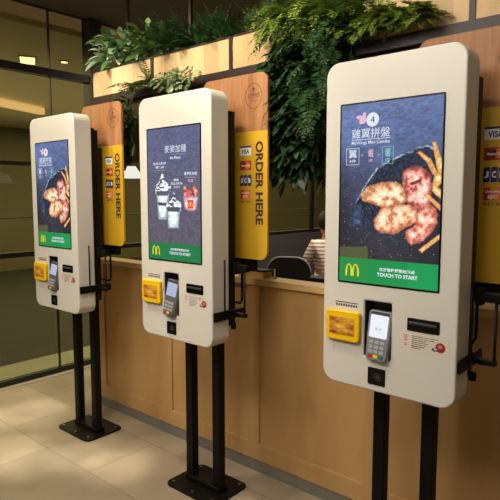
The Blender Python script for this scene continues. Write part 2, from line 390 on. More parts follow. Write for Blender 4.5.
# ------------------------------------------------------------------ kiosk
KW, KB, KT, KD = .253, .8303, 2.0, .1118
STICK = [M['shell'], M['brown_ink'], mat('dark_red_print', (150, 34, 40), .5), mat('pale_red_print', (206, 130, 112), .5), M['dgrey'], mat('sticker_pale', (222, 210, 196), .5)]
def paycard_mat():
    m = mat('burger_poster', (255, 196, 70), .35, rgb2=(140, 36, 16), scale=24, stretch=(1, 1, 2.4)); return m
M['poster'] = paycard_mat()
def make_kiosk(kind, label):
    t = empty('self_order_kiosk', (0, 0, 0), label, 'kiosk', 'self-order kiosks in a row')
    # shell: rounded slab with a hole for the terminal bay
    rx0, rx1, rz0, rz1 = -.080, .024, .952, 1.156
    outer = rrect(-KW, KW, KB, KT, .052, 10)
    b = MB(); b.prism(outer, 0, KD); body = b.build('body', M['shell'], t)
    cut = MB(); cut.box(rx0, rx1, -.05, .07, rz0, rz1); co = cut.build('cutter', M['shell'])
    bo = body.modifiers.new('bay', 'BOOLEAN'); bo.object = co; bo.operation = 'DIFFERENCE'; bo.solver = 'EXACT'
    bv = body.modifiers.new('edge', 'BEVEL'); bv.width = .007; bv.segments = 3; bv.limit_method = 'ANGLE'; bv.angle_limit = math.radians(40)
    dg = bpy.context.evaluated_depsgraph_get(); dg.update()
    me = bpy.data.meshes.new_from_object(body.evaluated_get(dg)); body.modifiers.clear(); old = body.data; body.data = me
    me.materials.clear(); me.materials.append(M['shell']); me.materials.append(M['dgrey'])
    for p in me.polygons:
        c = p.center
        p.use_smooth = True
        p.material_index = 1 if (c.y > .012 and c.y < .0705 and rx0-.002 < c.x < rx1+.002 and rz0-.002 < c.z < rz1+.002) else 0
    me.update(); bpy.data.objects.remove(co)
    w = body.modifiers.new('wn', 'WEIGHTED_NORMAL')
    b = MB(); b.box(-KW+.008, KW-.002, KD, KD+.045, KB+.09, KT-.09); b.build('rear_housing', M['black'], t, bevel=.004)
    # black bezel and picture
    b = MB(); b.prism(rrect(-.1905, .1905, 1.2127, 1.851, .004, 3), -.002, .004); bz = b.build('screen_bezel', M['bezel'], t)
    d = bpy.data.objects.new('display', ME_WINGS if kind == 'wings' else ME_SUNDAE); COL.objects.link(d); d.parent = t
    screen_graphics(kind, d)
    # frame posts, base plate, mounting
    for x in (-.1043, .0926):
        b = MB(); b.box(x-.0245, x+.0245, .178, .224, .012, 1.94); b.build('post', M['black'], t, bevel=.004)
    for z in (1.05, 1.75):
        b = MB(); b.box(-.13, .12, KD+.045, .178, z, z+.08); b.build('mounting_rail', M['black'], t, bevel=.003)
    b = MB(); b.prism(rrect(-.187, .172, .0725, .345, .04, 6), 0, .012, ax='z'); bp = b.build('base_plate', M['black'], t, bevel=.002)
    for (x, y) in ((-.15, .105), (-.0, .10), (.135, .105), (-.15, .31), (.135, .31)):
        b = MB(); b.tube([(x, y, .012), (x, y, .019)], .008, 6); b.build('bolt', M['steel'], bp)
    b = MB(); b.box(-.13, .12, .17, .235, .012, .04); b.build('post_foot', M['black'], t, bevel=.004)
    # yellow poster holder
    b = MB(); b.prism(rrect(-.230, -.0895, .998, 1.1115, .014, 5), -.020, .001); yb = b.build('poster_holder', M['yellow_plastic'], t, bevel=.006)
    b = MB(); b.prism(rrect(-.212, -.108, 1.022, 1.087, .002, 2), -.0215, -.0195); b.build('poster', M['poster'], yb)
    b = MB(); b.box(-.199, -.107, -.0008, .001, 1.1375, 1.1405, 1)
    for k in range(9): b.box(-.197+k*.0103, -.1915+k*.0103, -.0008, .001, 1.124, 1.1325, 1)
    b.build('small_print', STICK, t)
    b = MB(); b.box(-.2035, -.2028, -.0004, .001, .955, .997); b.build('hairline_seam', M['dgrey'], t)
    # scanner window
    b = MB(); b.prism(rrect(-.060, .008, .856, .918, .003, 2), -.002, .001); sw = b.build('scanner_window', M['bezel'], t)
    b = MB(); b.tube([(-.022, -.0035, .887), (-.022, -.002, .887)], .008, 16); ring(b, -.022, .887, .014, .014, .002, -.0025)
    b.build('lens', M['dgrey'], sw)
    # receipt slot
    b = MB(); b.prism(rrect(.084, .196, 1.0745, 1.1185, .004, 3), -.003, .001); rs = b.build('receipt_slot', M['bezel'], t, bevel=.001)
    b = MB(); b.prism([(.092, 1.098), (.188, 1.098), (.188, 1.107), (.092, 1.107)], -.0085, -.003); b.build('slot_lip', M['dgrey'], rs, bevel=.002)
    # notice below the slot
    b = MB(); b.prism(rrect(.062, .230, 1.006, 1.0645, .002, 2), -.0007, .001, 5)
    y = -.0011
    for k, (z, l) in enumerate(((1.0575, .092), (1.0505, .078), (1.044, .05), (1.0375, .058), (1.031, .052), (1.0245, .045), (1.018, .03))):
        add_text(b, 'Please insert your receipt here'[:max(8, int(l*330))], .102, .102+l, z-.0022, z+.0022, y, 1, .04)
    for (z, w_) in ((1.058, .022), (1.046, .016), (1.030, .010)):
        disc(b, .08, z-.005, .006, .0025, y, 3); b.flat([(.08-w_/2, z), (.08+w_/2, z), (.08+w_/2, z+.002), (.08-w_/2, z+.002)], y, 3)
    disc(b, .2, 1.033, .0165, .0165, y, 2); disc(b, .199, 1.036, .008, .006, y-.0003, 3)
    disc(b, .182, 1.024, .011, .006, y-.0002, 4); disc(b, .184, 1.026, .006, .003, y-.0005, 0)
    b.build('notice_sticker', STICK, t, fixn=False)
    # side bracket: plate on the flank, arm, two upright rods and head block
    b = MB(); b.box(KW, KW+.012, .004, .215, .956, .998); b.box(KW, .335, .125, .150, .966, .984)
    br = b.build('side_bracket', M['black'], t, bevel=.003)
    b = MB(); b.tube([(.272, .062, .97), (.272, .062, 1.238)], .004, 10); b.build('bracket_rod', M['black'], br, smooth=True)
    b = MB(); b.tube([(.328, .135, 1.19), (.328, .135, .985), (.322, .133, .972), (.28, .13, .968)], .005, 10); b.build('bracket_rod', M['black'], br, smooth=True)
    b = MB(); b.box(KW-.004, .345, .125, .155, 1.178, 1.210); b.box(.262, .285, .12, .16, 1.165, 1.222); b.build('bracket_head', M['black'], br, bevel=.004)
    b = MB(); b.tube([(.262, .13, .935), (.262, .13, .905)], .013, 14); b.build('clamp_knob', M['black'], br, bevel=.003)
    return t

KX = (-1.0932, 0., 1.0981)
LAB = ('white self-order kiosk on twin black posts, standing beside the glass wall', 'white self-order kiosk with sundae cups on its lit screen, middle of the row', 'largest white self-order kiosk, nearest, with the plants behind its left edge')
k_wings = make_kiosk('wings', LAB[0]); k_wings.location.x = KX[0]
k_sund = make_kiosk('sundae', LAB[1]); k_sund.location.x = KX[1]
k3 = copy_tree(k_wings); k3['label'] = LAB[2]; k3.location.x = KX[2]

# card terminals
M['lcd_dim'] = glow('lcd_dim', (176, 186, 214), 1.)
M['body_dark'] = mat('terminal_body_dark', (96, 92, 92), .4)
def make_terminal(label, lean=1.5, z0=.082, lcd='lcd', shell='grey'):
    t = empty('card_terminal', (-.028, -.012, .948), label, 'card terminal', 'card terminals in the kiosk bays')
    til = Matrix.Rotation(math.radians(-9), 4, 'X') @ Matrix.Rotation(math.radians(lean), 4, 'Y')
    def P(b):
        b.v = [tuple(til @ Vector(v)) for v in b.v]; return b
    pts = [(-.034, 0), (.034, 0), (.040, .012), (.041, .05), (.044, .09), (.044, .168), (.038, .178), (-.038, .178), (-.044, .168), (-.044, .09), (-.041, .05), (-.040, .012)]
    b = MB(); b.prism(pts, -.012, .022); P(b).build('terminal_body', M[shell], t, bevel=.005)
    b = MB(); b.prism(rrect(-.034, .034, z0, .162, .004, 3), -.0138, -.010); sc = P(b).build('terminal_screen', M[lcd], t)
    b = MB(); add_text(b, '歡迎', -.012, .012, .108, .118, -.0142, 0)
    P(b).build('screen_lettering', M['key'], sc)
    for r in range(4):
        for c in range(3):
            b = MB(); x = -.021+c*.021; z = .066-r*.0165
            b.prism(rrect(x-.008, x+.008, z-.0055, z+.0055, .002, 2), -.015, -.011)
            m_ = M['key'] if r < 3 else (M['red'], M['yellow_plastic'], M['teal'])[c]
            P(b).build('key', m_, t)
    b = MB(); b.prism([(-.036, .164), (.036, .164), (.034, .173), (-.034, .173)], -.0135, -.011); P(b).build('terminal_visor', M['dgrey'], t)
    b = MB(); b.box(-.02, .02, .022, .058, .06, .10); P(b).build('terminal_mount', M['dgrey'], t)
    return t
tm = make_terminal('grey card terminal in the bay of the kiosk beside the glass wall', 6, .098, 'lcd_dim', 'body_dark')
tm.location.x = KX[0]-.028
for i, l in ((1, 'grey card terminal in the bay of the middle kiosk with sundae screen'), (2, 'grey card terminal in the bay of the largest, nearest kiosk')):
    c = copy_tree(tm) if i == 1 else make_terminal(l)
    c['label'] = l; c.location.x = KX[i]-(.022 if i == 2 else .030)

# ------------------------------------------------------------------ order here signs
SM = [M['sign_wood'], M['sign_yellow'], M['brown_ink'], M['emblem_ink'], M['white'], M['navy'], M['red'], M['orange'], M['teal']]
def make_sign(label, top=2.080):
    t = empty('order_sign', (0, 0, 0), label, 'sign', 'wood and yellow order signs behind the kiosks')
    x0, x1, y0, y1 = -.023, .3926, .234, .246
    b = MB(); b.prism(rrect(x0, x1, 1.8254, top, (.045, .045, 0, 0), 8), y0, y1); b.build('wood_board', M['sign_wood'], t)
    b = MB(); b.prism(rrect(x0, x1, 1.227, 1.8254, (0, 0, .045, .045), 8), y0, y1); yb = b.build('yellow_board', M['sign_yellow'], t)
    y = y0-.001
    b = MB(); add_text(b, 'ORDER HERE', .322, .368, 1.392, 1.778, y, 0, .035, rot=True); b.build('lettering', M['brown_ink'], yb, fixn=False)
    def rect(b, a, c, z0, z1, mi, yy): b.flat([(a, z0), (c, z0), (c, z1), (a, z1)], yy, mi)
    A, B = .224, .296
    b = MB(); rect(b, A, B, 1.716, 1.757, 4, y); rect(b, A, B, 1.752, 1.760, 5, y-.0004); add_text(b, 'VISA', A+.012, B-.012, 1.724, 1.745, y-.0008, 5, .03); b.build('visa_mark', SM, yb, fixn=False)
    b = MB(); rect(b, A, B, 1.647, 1.691, 6, y); disc(b, .25, 1.669, .018, .016, y-.0004, 3); disc(b, .272, 1.669, .018, .016, y-.0004, 7)
    add_text(b, 'MasterCard', .234, .288, 1.664, 1.674, y-.0008, 4, .03); b.build('mastercard_mark', SM, yb, fixn=False)
    b = MB()
    for k, (mi, ch) in enumerate(((5, 'J'), (5, 'C'), (5, 'B'))):
        xx = A+.001+k*.0245
        b.prism(rrect(xx, xx+.022, 1.573, 1.625, (.008, 0, .008, 0), 4), y, y+.0008, mi); add_text(b, ch, xx+.004, xx+.018, 1.588, 1.611, y-.0006, 4, .05)
    b.build('jcb_mark', SM, yb, fixn=False)
    b = MB()
    rect(b, A+.004, A+.028, 1.512, 1.555, 6, y); rect(b, A+.026, A+.048, 1.512, 1.555, 7, y-.0003); rect(b, A+.046, B-.004, 1.512, 1.555, 7, y)
    add_text(b, 'UnionPay', A+.010, B-.010, 1.535, 1.546, y-.0008, 4, .03); add_text(b, '銀聯', A+.018, B-.018, 1.516, 1.531, y-.0008, 4, .02)
    add_text(b, '現金不適用', A+.002, B-.002, 1.494, 1.505, y, 3, .01)
    b.build('unionpay_mark', SM, yb, fixn=False)
    b = MB(); ring(b, .310, 1.985, .050, .058, .003, y); disc(b, .310, 2.017, .008, .006, y); disc(b, .310, 2.011, .004, .009, y)
    add_text(b, 'crafted', .276, .344, 1.985, 2.002, y, 0, .012); b.flat([(.272, 1.979), (.348, 1.979), (.348, 1.981), (.272, 1.981)], y)
    add_text(b, 'FOR YOU', .288, .332, 1.960, 1.968, y, 0, .0)
    b.build('emblem', M['emblem_ink'], t, fixn=False)
    b = MB(); b.box(.15, .30, y1, y1+.03, 1.168, 1.30); b.tube([(.215, y1+.012, 1.17), (.215, y1+.012, 1.02), (.205, y1+.012, 1.0), (.117, y1+.006, 1.0), (.117, .20, 1.0)], .006, 10)
    b.build('sign_mount', M['black'], t, bevel=.002)
    return t
SL = ('wood and yellow ORDER HERE sign nearest the glass wall, fully seen beside the small kiosk', 'wood and yellow ORDER HERE sign beside the sundae kiosk, left of the hanging plants', 'wood and yellow card-logo sign cut off by the right edge of the photo')
sg = make_sign(SL[0]); sg.location.x = KX[0]-.014
for i in (1, 2):
    c = make_sign(SL[i], 2.088); c.location.x = KX[i]+(-.012 if i == 1 else .012)

# ------------------------------------------------------------------ room shell
XG = -2.304
fm = bpy.data.materials.new('floor_tile'); fm.use_nodes = True
nt = fm.node_tree; b = nt.nodes['Principled BSDF']; L = nt.links.new
tc = nt.nodes.new('ShaderNodeTexCoord'); mp = nt.nodes.new('ShaderNodeMapping'); mp.inputs['Location'].default_value = (.15, .12, 0)
br = nt.nodes.new('ShaderNodeTexBrick'); br.offset = .5; br.inputs['Scale'].default_value = 1; br.inputs['Brick Width'].default_value = .9; br.inputs['Row Height'].default_value = .45
br.inputs['Mortar Size'].default_value = .003; br.inputs['Color1'].default_value = lin((172, 156, 132))+(1,); br.inputs['Color2'].default_value = lin((150, 136, 114))+(1,)
br.inputs['Mortar'].default_value = lin((134, 121, 102))+(1,)
nz = nt.nodes.new('ShaderNodeTexNoise'); nz.inputs['Scale'].default_value = 2.2; nz.inputs['Detail'].default_value = 9
mr = nt.nodes.new('ShaderNodeMapRange'); mr.inputs[3].default_value = .70; mr.inputs[4].default_value = 1.1; mr.inputs[1].default_value = .3; mr.inputs[2].default_value = .7
sc_ = nt.nodes.new('ShaderNodeVectorMath'); sc_.operation = 'SCALE'
L(tc.outputs['Object'], mp.inputs[0]); L(mp.outputs[0], br.inputs['Vector']); L(mp.outputs[0], nz.inputs['Vector']); L(nz.outputs['Fac'], mr.inputs[0])
L(br.outputs['Color'], sc_.inputs[0]); L(mr.outputs[0], sc_.inputs['Scale']); L(sc_.outputs[0], b.inputs['Base Color']); b.inputs['Roughness'].default_value = .45
bx = MB(); bx.box(-2.36, 4.5, -4.2, 7.2, -.05, 0); struct(bx.build('floor', fm))
CZ = 3.05
bx = MB(); bx.box(-2.36, 4.5, -4.2, 7.2, CZ, CZ+.05); struct(bx.build('ceiling', mat('ceiling_paint', (92, 84, 70), .8)))
bx = MB(); bx.box(-2.36, 4.5, 7.0, 7.1, 0, CZ); struct(bx.build('wall_back', mat('back_wall_dark', (46, 42, 38), .8, noise_amt=.3, scale=1.5)))
bx = MB(); bx.box(4.5, 4.6, -4.2, 7.2, 0, CZ); struct(bx.build('wall_right', mat('side_wall_warm', (120, 104, 82), .8)))
# corridor beyond the glass
om = mat('corridor_wall_olive', (112, 106, 80), .7, noise_amt=.25, scale=.6)
bx = MB(); bx.box(-9.1, -9, -6, 16, 0, 3); struct(bx.build('wall_left', om))
bx = MB(); bx.box(-9, -2.36, 16, 16.1, 0, 3); struct(bx.build('wall_far', om))
bx = MB(); bx.box(-9.1, -2.36, -6, 16, -.05, 0); struct(bx.build('floor_corridor', mat('corridor_floor', (44, 46, 38), .8, noise_amt=.15, scale=2)))
bx = MB(); bx.box(-9.1, -2.36, -6, 16, 2.9, 2.95); struct(bx.build('ceiling_corridor', mat('corridor_ceiling', (214, 204, 168), .7)))
# glass panes
gm = bpy.data.materials.new('smoked_glass'); gm.use_nodes = True; nt = gm.node_tree
nt.nodes.remove(nt.nodes['Principled BSDF']); out = nt.nodes['Material Output']
trn = nt.nodes.new('ShaderNodeBsdfTransparent'); trn.inputs[0].default_value = lin((214, 208, 184))+(1,)
gl = nt.nodes.new('ShaderNodeBsdfGlossy'); gl.inputs['Roughness'].default_value = .02
fr = nt.nodes.new('ShaderNodeFresnel'); fr.inputs[0].default_value = 1.45
ms = nt.nodes.new('ShaderNodeMixShader'); geo = nt.nodes.new('ShaderNodeNewGeometry'); inv = nt.nodes.new('ShaderNodeMath'); inv.operation = 'SUBTRACT'; inv.inputs[0].default_value = 1
nt.links.new(geo.outputs['Backfacing'], inv.inputs[1]); mulf = nt.nodes.new('ShaderNodeMath'); mulf.operation = 'MULTIPLY'
nt.links.new(fr.outputs[0], mulf.inputs[0]); nt.links.new(inv.outputs[0], mulf.inputs[1]); nt.links.new(mulf.outputs[0], ms.inputs[0]); nt.links.new(trn.outputs[0], ms.inputs[1]); nt.links.new(gl.outputs[0], ms.inputs[2]); nt.links.new(ms.outputs[0], out.inputs[0])
ym = [-4.2, -2.4, -.9, .69, 1.9, 3.3, 4.52, 6.0, 7.0]
for i in range(len(ym)-1):
    bx = MB(); bx.box(XG-.012, XG, ym[i], ym[i+1], 0.05, 2.5)
    struct(bx.build('window_%d' % (i+1), gm))
    bx = MB(); bx.box(XG-.012, XG, ym[i], ym[i+1], 2.56, CZ); struct(bx.build('window_%d' % (i+9), gm))
n = 1
for (z0, z1, dx) in ((0, .05, .03), (1.035, 1.075, .02), (1.348, 1.356, .012), (1.77, 1.80, .012), (2.50, 2.56, .05)):
    bx = MB(); bx.box(XG-.02, XG+dx, -4.2, 7.0, z0, z1); struct(bx.build('trim_%d' % n, M['rail'])); n += 1
for y in (.69, 3.3, 4.52, 6.0):
    w = .0035 if y < 1 else .035
    bx = MB(); bx.box(XG-.016, XG+.012, y-w, y+w, 0, CZ); struct(bx.build('trim_%d' % n, M['rail'])); n += 1
bx = MB(); bx.box(XG-.06, XG+.06, 1.04, 1.16, 0, CZ); struct(bx.build('trim_%d' % n, M['rail'])); n += 1
bx = MB(); bx.box(-2.80, -2.36, -4.2, 7, 0, .012); struct(bx.build('trim_%d' % n, mat('pale_green_border', (156, 162, 138), .6, noise_amt=.12, scale=6))); n += 1
bx = MB(); bx.box(XG+.03, XG+.075, -4.2, 7.0, 0, .006); struct(bx.build('trim_%d' % n, mat('pale_edge_strip', (190, 180, 160), .5)))

# corridor lamps
LW = glow('lamp_warm', (255, 240, 205), 3.5); LS = glow('strip_warm', (250, 216, 160), 1.5)
def lamp(name, fn, m, label, cat='ceiling light'):
    b = MB(); fn(b); o = b.build(name, m); return tag(o, label, cat)
t = empty('ceiling_light', (-3.45, 1.10, 2.9), 'square recessed ceiling lamp seen through the glass, top left', 'ceiling light', None, math.radians(62))
b = MB(); b.box(-.085, .085, -.16, .16, -.012, 0); b.build('lamp_frame', M['steel'], t)
b = MB(); b.box(-.07, .07, -.145, .145, -.016, -.011); b.build('diffuser', LW, t)
t = empty('downlight', (-3.23, 1.38, 2.9), 'small round ceiling spotlight seen through the glass, right of the square lamp', 'ceiling light')
b = MB(); b.tube([(0, 0, 0), (0, 0, -.012)], .045, 20); b.build('lamp_frame', M['steel'], t)
b = MB(); b.tube([(0, 0, -.012), (0, 0, -.016)], .034, 20); b.build('diffuser', LW, t)
b = MB(); b.box(-.05, .05, -2.2, .42, -.10, 0); o = b.build('strip_light', LS); o.location = (-5.95, 2.30, 2.88); o.rotation_euler.z = math.radians(22)
tag(o, 'long warm strip of light seen through the glass above the smallest kiosk', 'ceiling light')

# ------------------------------------------------------------------ counter
t = empty('service_counter', (-1.40, .4912, 0), 'long light-wood counter front running behind the three kiosks', 'counter')
CXL, CXR, CY = 0, 4.4, 0
b = MB(); b.box(CXL, CXR, CY+.012, .10, .07, 1.05); b.build('carcass', M['counter'], t)
b = MB(); b.box(CXL-.0, CXR, CY+.006, .10, 0, .07); b.build('plinth', M['plinth'], t)
b = MB(); b.prism(rrect(CXL-.01, CXR, -.008, .115, .004, 2), 1.05, 1.084, ax='z'); b.build('worktop', M['counter_top'], t, bevel=.004)
b = MB(); b.box(CXL, CXR, CY+.115, .66, .0, .90); b.build('work_surface', M['matte_black'], t)
x = 1.438-.72*2
xs = [x+.72*k for k in range(7) if x+.72*k < CXR]
for xx in xs:
    b = MB(); b.box(xx, xx+.08, CY, CY+.014, .165, 1.05); b.build('stile', M['counter'], t, bevel=.001)
b = MB(); b.box(CXL, CXR, CY, CY+.014, .07, .165); b.build('bottom_rail', M['counter'], t, bevel=.001)

# items on the counter
t = empty('wooden_tray', (.055, .552, 1.084), 'low wooden block with a dark rim on the counter ledge, right of the second sign', 'tray')
b = MB(); b.box(-.11, .075, -.035, .035, 0, .036); b.build('tray_body', M['counter_top'], t, bevel=.002)
b = MB(); b.box(-.115, .08, -.038, .038, .036, .044); b.build('tray_rim', M['matte_black'], t)
t = empty('card_holder', (.165, .565, 1.084), 'thin white upright card in a holder on the counter ledge', 'card holder')
b = MB(); b.box(-.010, .010, -.010, .010, 0, .005); b.build('holder_foot', M['dgrey'], t)
b = MB(); b.box(-.004, .004, -.001, .001, .005, .052); b.build('card', M['white'], t)
t = empty('cash_register', (.50, .92, .90), 'black till standing behind the counter ledge, left of the largest kiosk', 'till')
b = MB(); b.box(-.28, .16, -.12, .12, 0, .17); b.build('till_body', M['matte_black'], t, bevel=.006)
b = MB(); b.box(-.10, .10, -.125, -.12, .08, .14); b.build('till_screen', M['dgrey'], t)
t = empty('drinks_machine', (1.80, .86, .90), 'dark machine behind the counter at the right edge of the photo', 'machine')
b = MB(); b.box(-.55, .45, -.10, .12, 0, .40); b.build('machine_body', M['matte_black'], t, bevel=.006)
b = MB(); b.box(-.5, -.25, -.105, -.10, .24, .30); b.build('machine_panel', M['dgrey'], t)

# ------------------------------------------------------------------ planter boxes
PY = .42
px = [-1.285, -.654, -.016, .590, 1.21, 1.83, 2.45]
nm = ('first, nearest the glass wall', 'second, above the sundae kiosk', 'third, right of the sundae kiosk', 'fourth, mostly under the hanging plants', 'fifth, above the largest kiosk', 'sixth, farthest right')
PB = []
for i in range(6):
    x0, x1 = px[i], px[i+1]; w = x1-x0
    t = empty('planter_box', (x0, PY, 2.13), 'pale wood planter box, '+nm[i], 'planter', 'wooden planter boxes above the counter'); PB.append(t)
    b = MB()
    b.box(.014, w-.012, 0, .016, .05, .21)
    b.build('wood_panel', M['panel'], t)
    b = MB(); b.box(-.008, w-.008, -.008, .30, 0, .05); b.box(-.008, .014, -.008, .30, .05, .216); b.box(w-.012, w-.008, 0, .30, .05, .21); b.box(.0, w-.008, .28, .30, .05, .21); b.box(.014, w-.012, -.004, .02, .21, .219)
    b.build('dark_frame', M['frame'], t)
    b = MB(); b.box(.016, w-.014, .018, .278, .05, .195); b.build('soil', M['soil'], t)
    b = MB(); b.box(.05, .07, .25, .27, .2, CZ-2.13); b.build('hanger', M['frame'], t)
# dark board behind, under the boxes
bx = MB(); bx.box(-1.30, 2.5, .45, .47, 1.735, 2.129); tag(bx.build('hanging_board', M['soffit']), 'dark brown board hanging behind the planter boxes above the counter', 'board')
t = empty('reflection_cone', (-1.30, .74, 1.655), 'small white glowing cone in place of a bright reflection between the two left kiosks', 'reflection patch')  # glowing cone and cord added to imitate a bright reflection
b = MB(); b.tube([(0, 0, 0), (0, 0, .085)], [.085, .03], 24); b.build('glow_cone', glow('reflection_glow', (240, 236, 226), 1.0), t)
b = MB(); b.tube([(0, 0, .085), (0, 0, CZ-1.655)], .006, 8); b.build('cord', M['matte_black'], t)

# ------------------------------------------------------------------ foliage
def leaf(mb, p, d, up, ln, wd, val, droop=.3, mi=0):
    """a pointed oval blade with a mid fold"""
    d = d.normalized(); s = d.cross(up)
    if s.length < 1e-3: s = d.orthogonal()
    s.normalize(); u = s.cross(d).normalized()
    prof = ((0, .12), (.25, .85), (.55, 1.), (.8, .62), (1, .03)); vs = []
    for t, w in prof:
        c = p+d*ln*t-Vector((0, 0, 1))*droop*ln*t*t
        vs += [c-s*wd*w*.5+u*wd*w*.12, c, c+s*wd*w*.5+u*wd*w*.12]
    fs = []
    for k in range(4):
        a = 3*k; fs += [(a, a+1, a+4, a+3), (a+1, a+2, a+5, a+4)]
    mb.add(vs, fs, mi, val)
def frond(mb, p, d, ln, wd, rnd, droop=1.0, n=13, val0=.5):
    d = d.normalized(); pts = []; q = p.copy(); v = d.copy()
    for k in range(n+1):
        pts.append(q.copy()); q = q+v*ln/n; v = (v+Vector((0, 0, -1))*droop/n).normalized()
    side = d.cross(Vector((0, 0, 1))); side = side.normalized() if side.length > .05 else Vector((1, 0, 0))
    mb.tube(pts[::3], .0016, 3, 1, False)
    for k in range(1, n+1):
        t = k/n; l = wd*math.sin(PI*min(1, .15+.85*t)**.8)*.5+.008
        tan = (pts[k]-pts[k-1]).normalized(); sd = (side-tan*side.dot(tan)).normalized()
        for s in (-1, 1):
            dd = (sd*s+tan*.55+Vector((rnd.uniform(-.2, .2), rnd.uniform(-.2, .2), rnd.uniform(-.25, .1)))).normalized()
            nn = tan.cross(dd)*s; w = l*.24+.003; a = pts[k]; v_ = min(1, max(0, val0+rnd.uniform(-.3, .3)))
            m1 = a+dd*l*.45
            x_ = dd.cross(nn).normalized()*w*.5
            mb.add([a, m1+x_, a+dd*l, m1-x_], [(0, 1, 2, 3)], 0, v_)
def plant(name, label, cat, mats, root, build, group=None):
    t = empty(name, root, label, cat, group); m = MB(); m2 = MB(); build(m, m2)
    m.build('foliage', mats, t, smooth=True, attr=True)
    if m2.v: m2.build('stem', M['stem'], t)
    return t
def rv(r, a, b_): return r.uniform(a, b_)
def fern(seed, n, ln, spread, droop, wd, up=.6, sx=.2, sy=.08, fwd=-.4, val=.5, box=None):
    def f(m, m2):
        r = random.Random(seed)
        for k in range(n):
            p = Vector((rv(r, -sx, sx), rv(r, -sy, sy), rv(r, 0, .05)))
            d = Vector((rv(r, -1, 1)*spread, rv(r, -1, .5)*spread+fwd, up*rv(r, .3, 1.3)))
            frond(m, p, d, ln*rv(r, .6, 1.1), wd*rv(r, .7, 1.2), r, droop*rv(r, .7, 1.3), 14, val)
    return f
def bushy(seed, n, ext, ln, wd, val=.5, down=0., vr=.4):
    """leaves on short stems inside an ellipsoid ext, centre shifted"""
    def f(m, m2):
        r = random.Random(seed); (cx, cy, cz), (ex, ey, ez) = ext
        for k in range(n):
            v = Vector((r.gauss(0, 1), r.gauss(0, 1), r.gauss(0, 1))).normalized()*r.random()**.4
            p = Vector((cx+v.x*ex, cy+v.y*ey, cz+v.z*ez))
            d = Vector((v.x+rv(r, -.6, .6), v.y-.5+rv(r, -.6, .4), v.z*.6+rv(r, -.5, .6)-down))
            leaf(m, p, d, Vector((rv(r, -.5, .5), -.3, 1)), ln*rv(r, .6, 1.2), wd*rv(r, .7, 1.2), min(1, max(0, val+rv(r, -vr, vr))), rv(r, .1, .6))
        for k in range(12):
            v = Vector((rv(r, -1, 1)*ex*.7+cx, rv(r, -1, 1)*ey*.7+cy, cz+rv(r, -.6, .6)*ez))
            q = Vector((rv(r, -.04, .04), rv(r, -.03, .03), 0)); m2.tube([q, (q+v)*.5+Vector((0, 0, .03)), v], .003, 4)
    return f
Z0 = 2.325
plant('variegated_plant', 'broad-leaved pale-edged plant in the first planter box, far left', 'plant', [M['leaf_var'], M['stem']], (-1.12, .55, Z0), bushy(3, 150, ((0, -.03, .15), (.17, .12, .13)), .10, .05, .45, -.3, .55))
plant('variegated_plant', 'broad-leaved green plant in the first planter box, next to the divider', 'plant', [M['leaf_mid'], M['stem']], (-.80, .55, Z0), bushy(4, 140, ((0, -.03, .14), (.15, .12, .13)), .09, .04, .4, -.3, .5))
plant('potted_fern', 'dark fern at the left end of the second planter box, above the sundae kiosk', 'plant', [M['leaf_dark'], M['stem']], (-.50, .52, Z0), fern(5, 60, .25, .7, 1.2, .08, 1.2, .13, .06, -.25, .5))
plant('potted_fern', 'dark fern at the right end of the second planter box', 'plant', [M['leaf_dark'], M['stem']], (-.20, .52, Z0), fern(6, 40, .24, .7, 1.1, .08, 1.3, .12, .06, -.1, .5))
plant('potted_fern', 'fern above the third planter box, left of the hanging greenery', 'plant', [M['leaf_mid'], M['stem']], (.12, .57, Z0), fern(7, 34, .22, .6, .9, .08, 1.4, .10, .05, 0, .4))
# hanging greenery left of and behind the largest kiosk
plant('hanging_fern', 'light green hanging fern at the top of the greenery, left of the largest kiosk', 'plant', [M['leaf_bright'], M['stem']], (.42, .46, Z0), fern(8, 100, .27, .9, 2.2, .09, .5, .13, .07, -.7, .55))
plant('hanging_fern', 'dark feathery fern hanging low beside the left edge of the largest kiosk', 'plant', [M['leaf_dark'], M['stem']], (.60, .42, Z0-.02), lambda m, m2: [
    (lambda r: [frond(m, Vector((rv(r, -.16, .13), rv(r, -.12, .0), -rv(r, .0, .46))), Vector((rv(r, -1, 1), rv(r, -1, .1), rv(r, -.6, .4))), .24*rv(r, .6, 1.1), .085, r, 1.5, 13, .5) for k in range(150)])(random.Random(9)),
    [m2.tube([(x, 0, 0), (x*1.3, -.06, -.25), (x*1.2, -.05, -.62)], .004, 5) for x in (-.09, -.03, .04, .1)]])
plant('ivy', 'dark broad-leaved ivy hanging between the second sign and the largest kiosk', 'plant', [M['leaf_dark'], M['stem']], (.38, .42, Z0-.02), lambda m, m2: [
    bushy(10, 900, ((.02, -.03, -.36), (.19, .10, .37)), .062, .04, .3, .35)(m, m2),
    [m2.tube([(x, 0, 0), (x*1.3, -.04, -.3), (x*1.2, -.03, -.6)], .004, 5) for x in (-.1, -.03, .04, .1)]])
plant('ivy', 'lower tail of dark ivy just left of the largest kiosk screen', 'plant', [M['leaf_dark'], M['stem']], (.62, .50, Z0-.04), lambda m, m2: [
    bushy(12, 700, ((.0, .0, -.46), (.20, .09, .26)), .06, .038, .3, .35)(m, m2)])
plant('grassy_fern', 'yellow-green feathery plant along the top edge of the largest kiosk', 'plant', [M['leaf_bright'], M['stem']], (.82, .385, 2.20), fern(11, 230, .13, .9, 1.6, .06, .45, .25, .025, -.35, .55))
plant('grassy_fern', 'yellow-green feathery plant hanging at the top left corner of the largest kiosk', 'plant', [M['leaf_bright'], M['stem']], (.62, .385, 2.26), fern(13, 90, .2, .8, 1.6, .07, .7, .16, .05, -.5, .5))
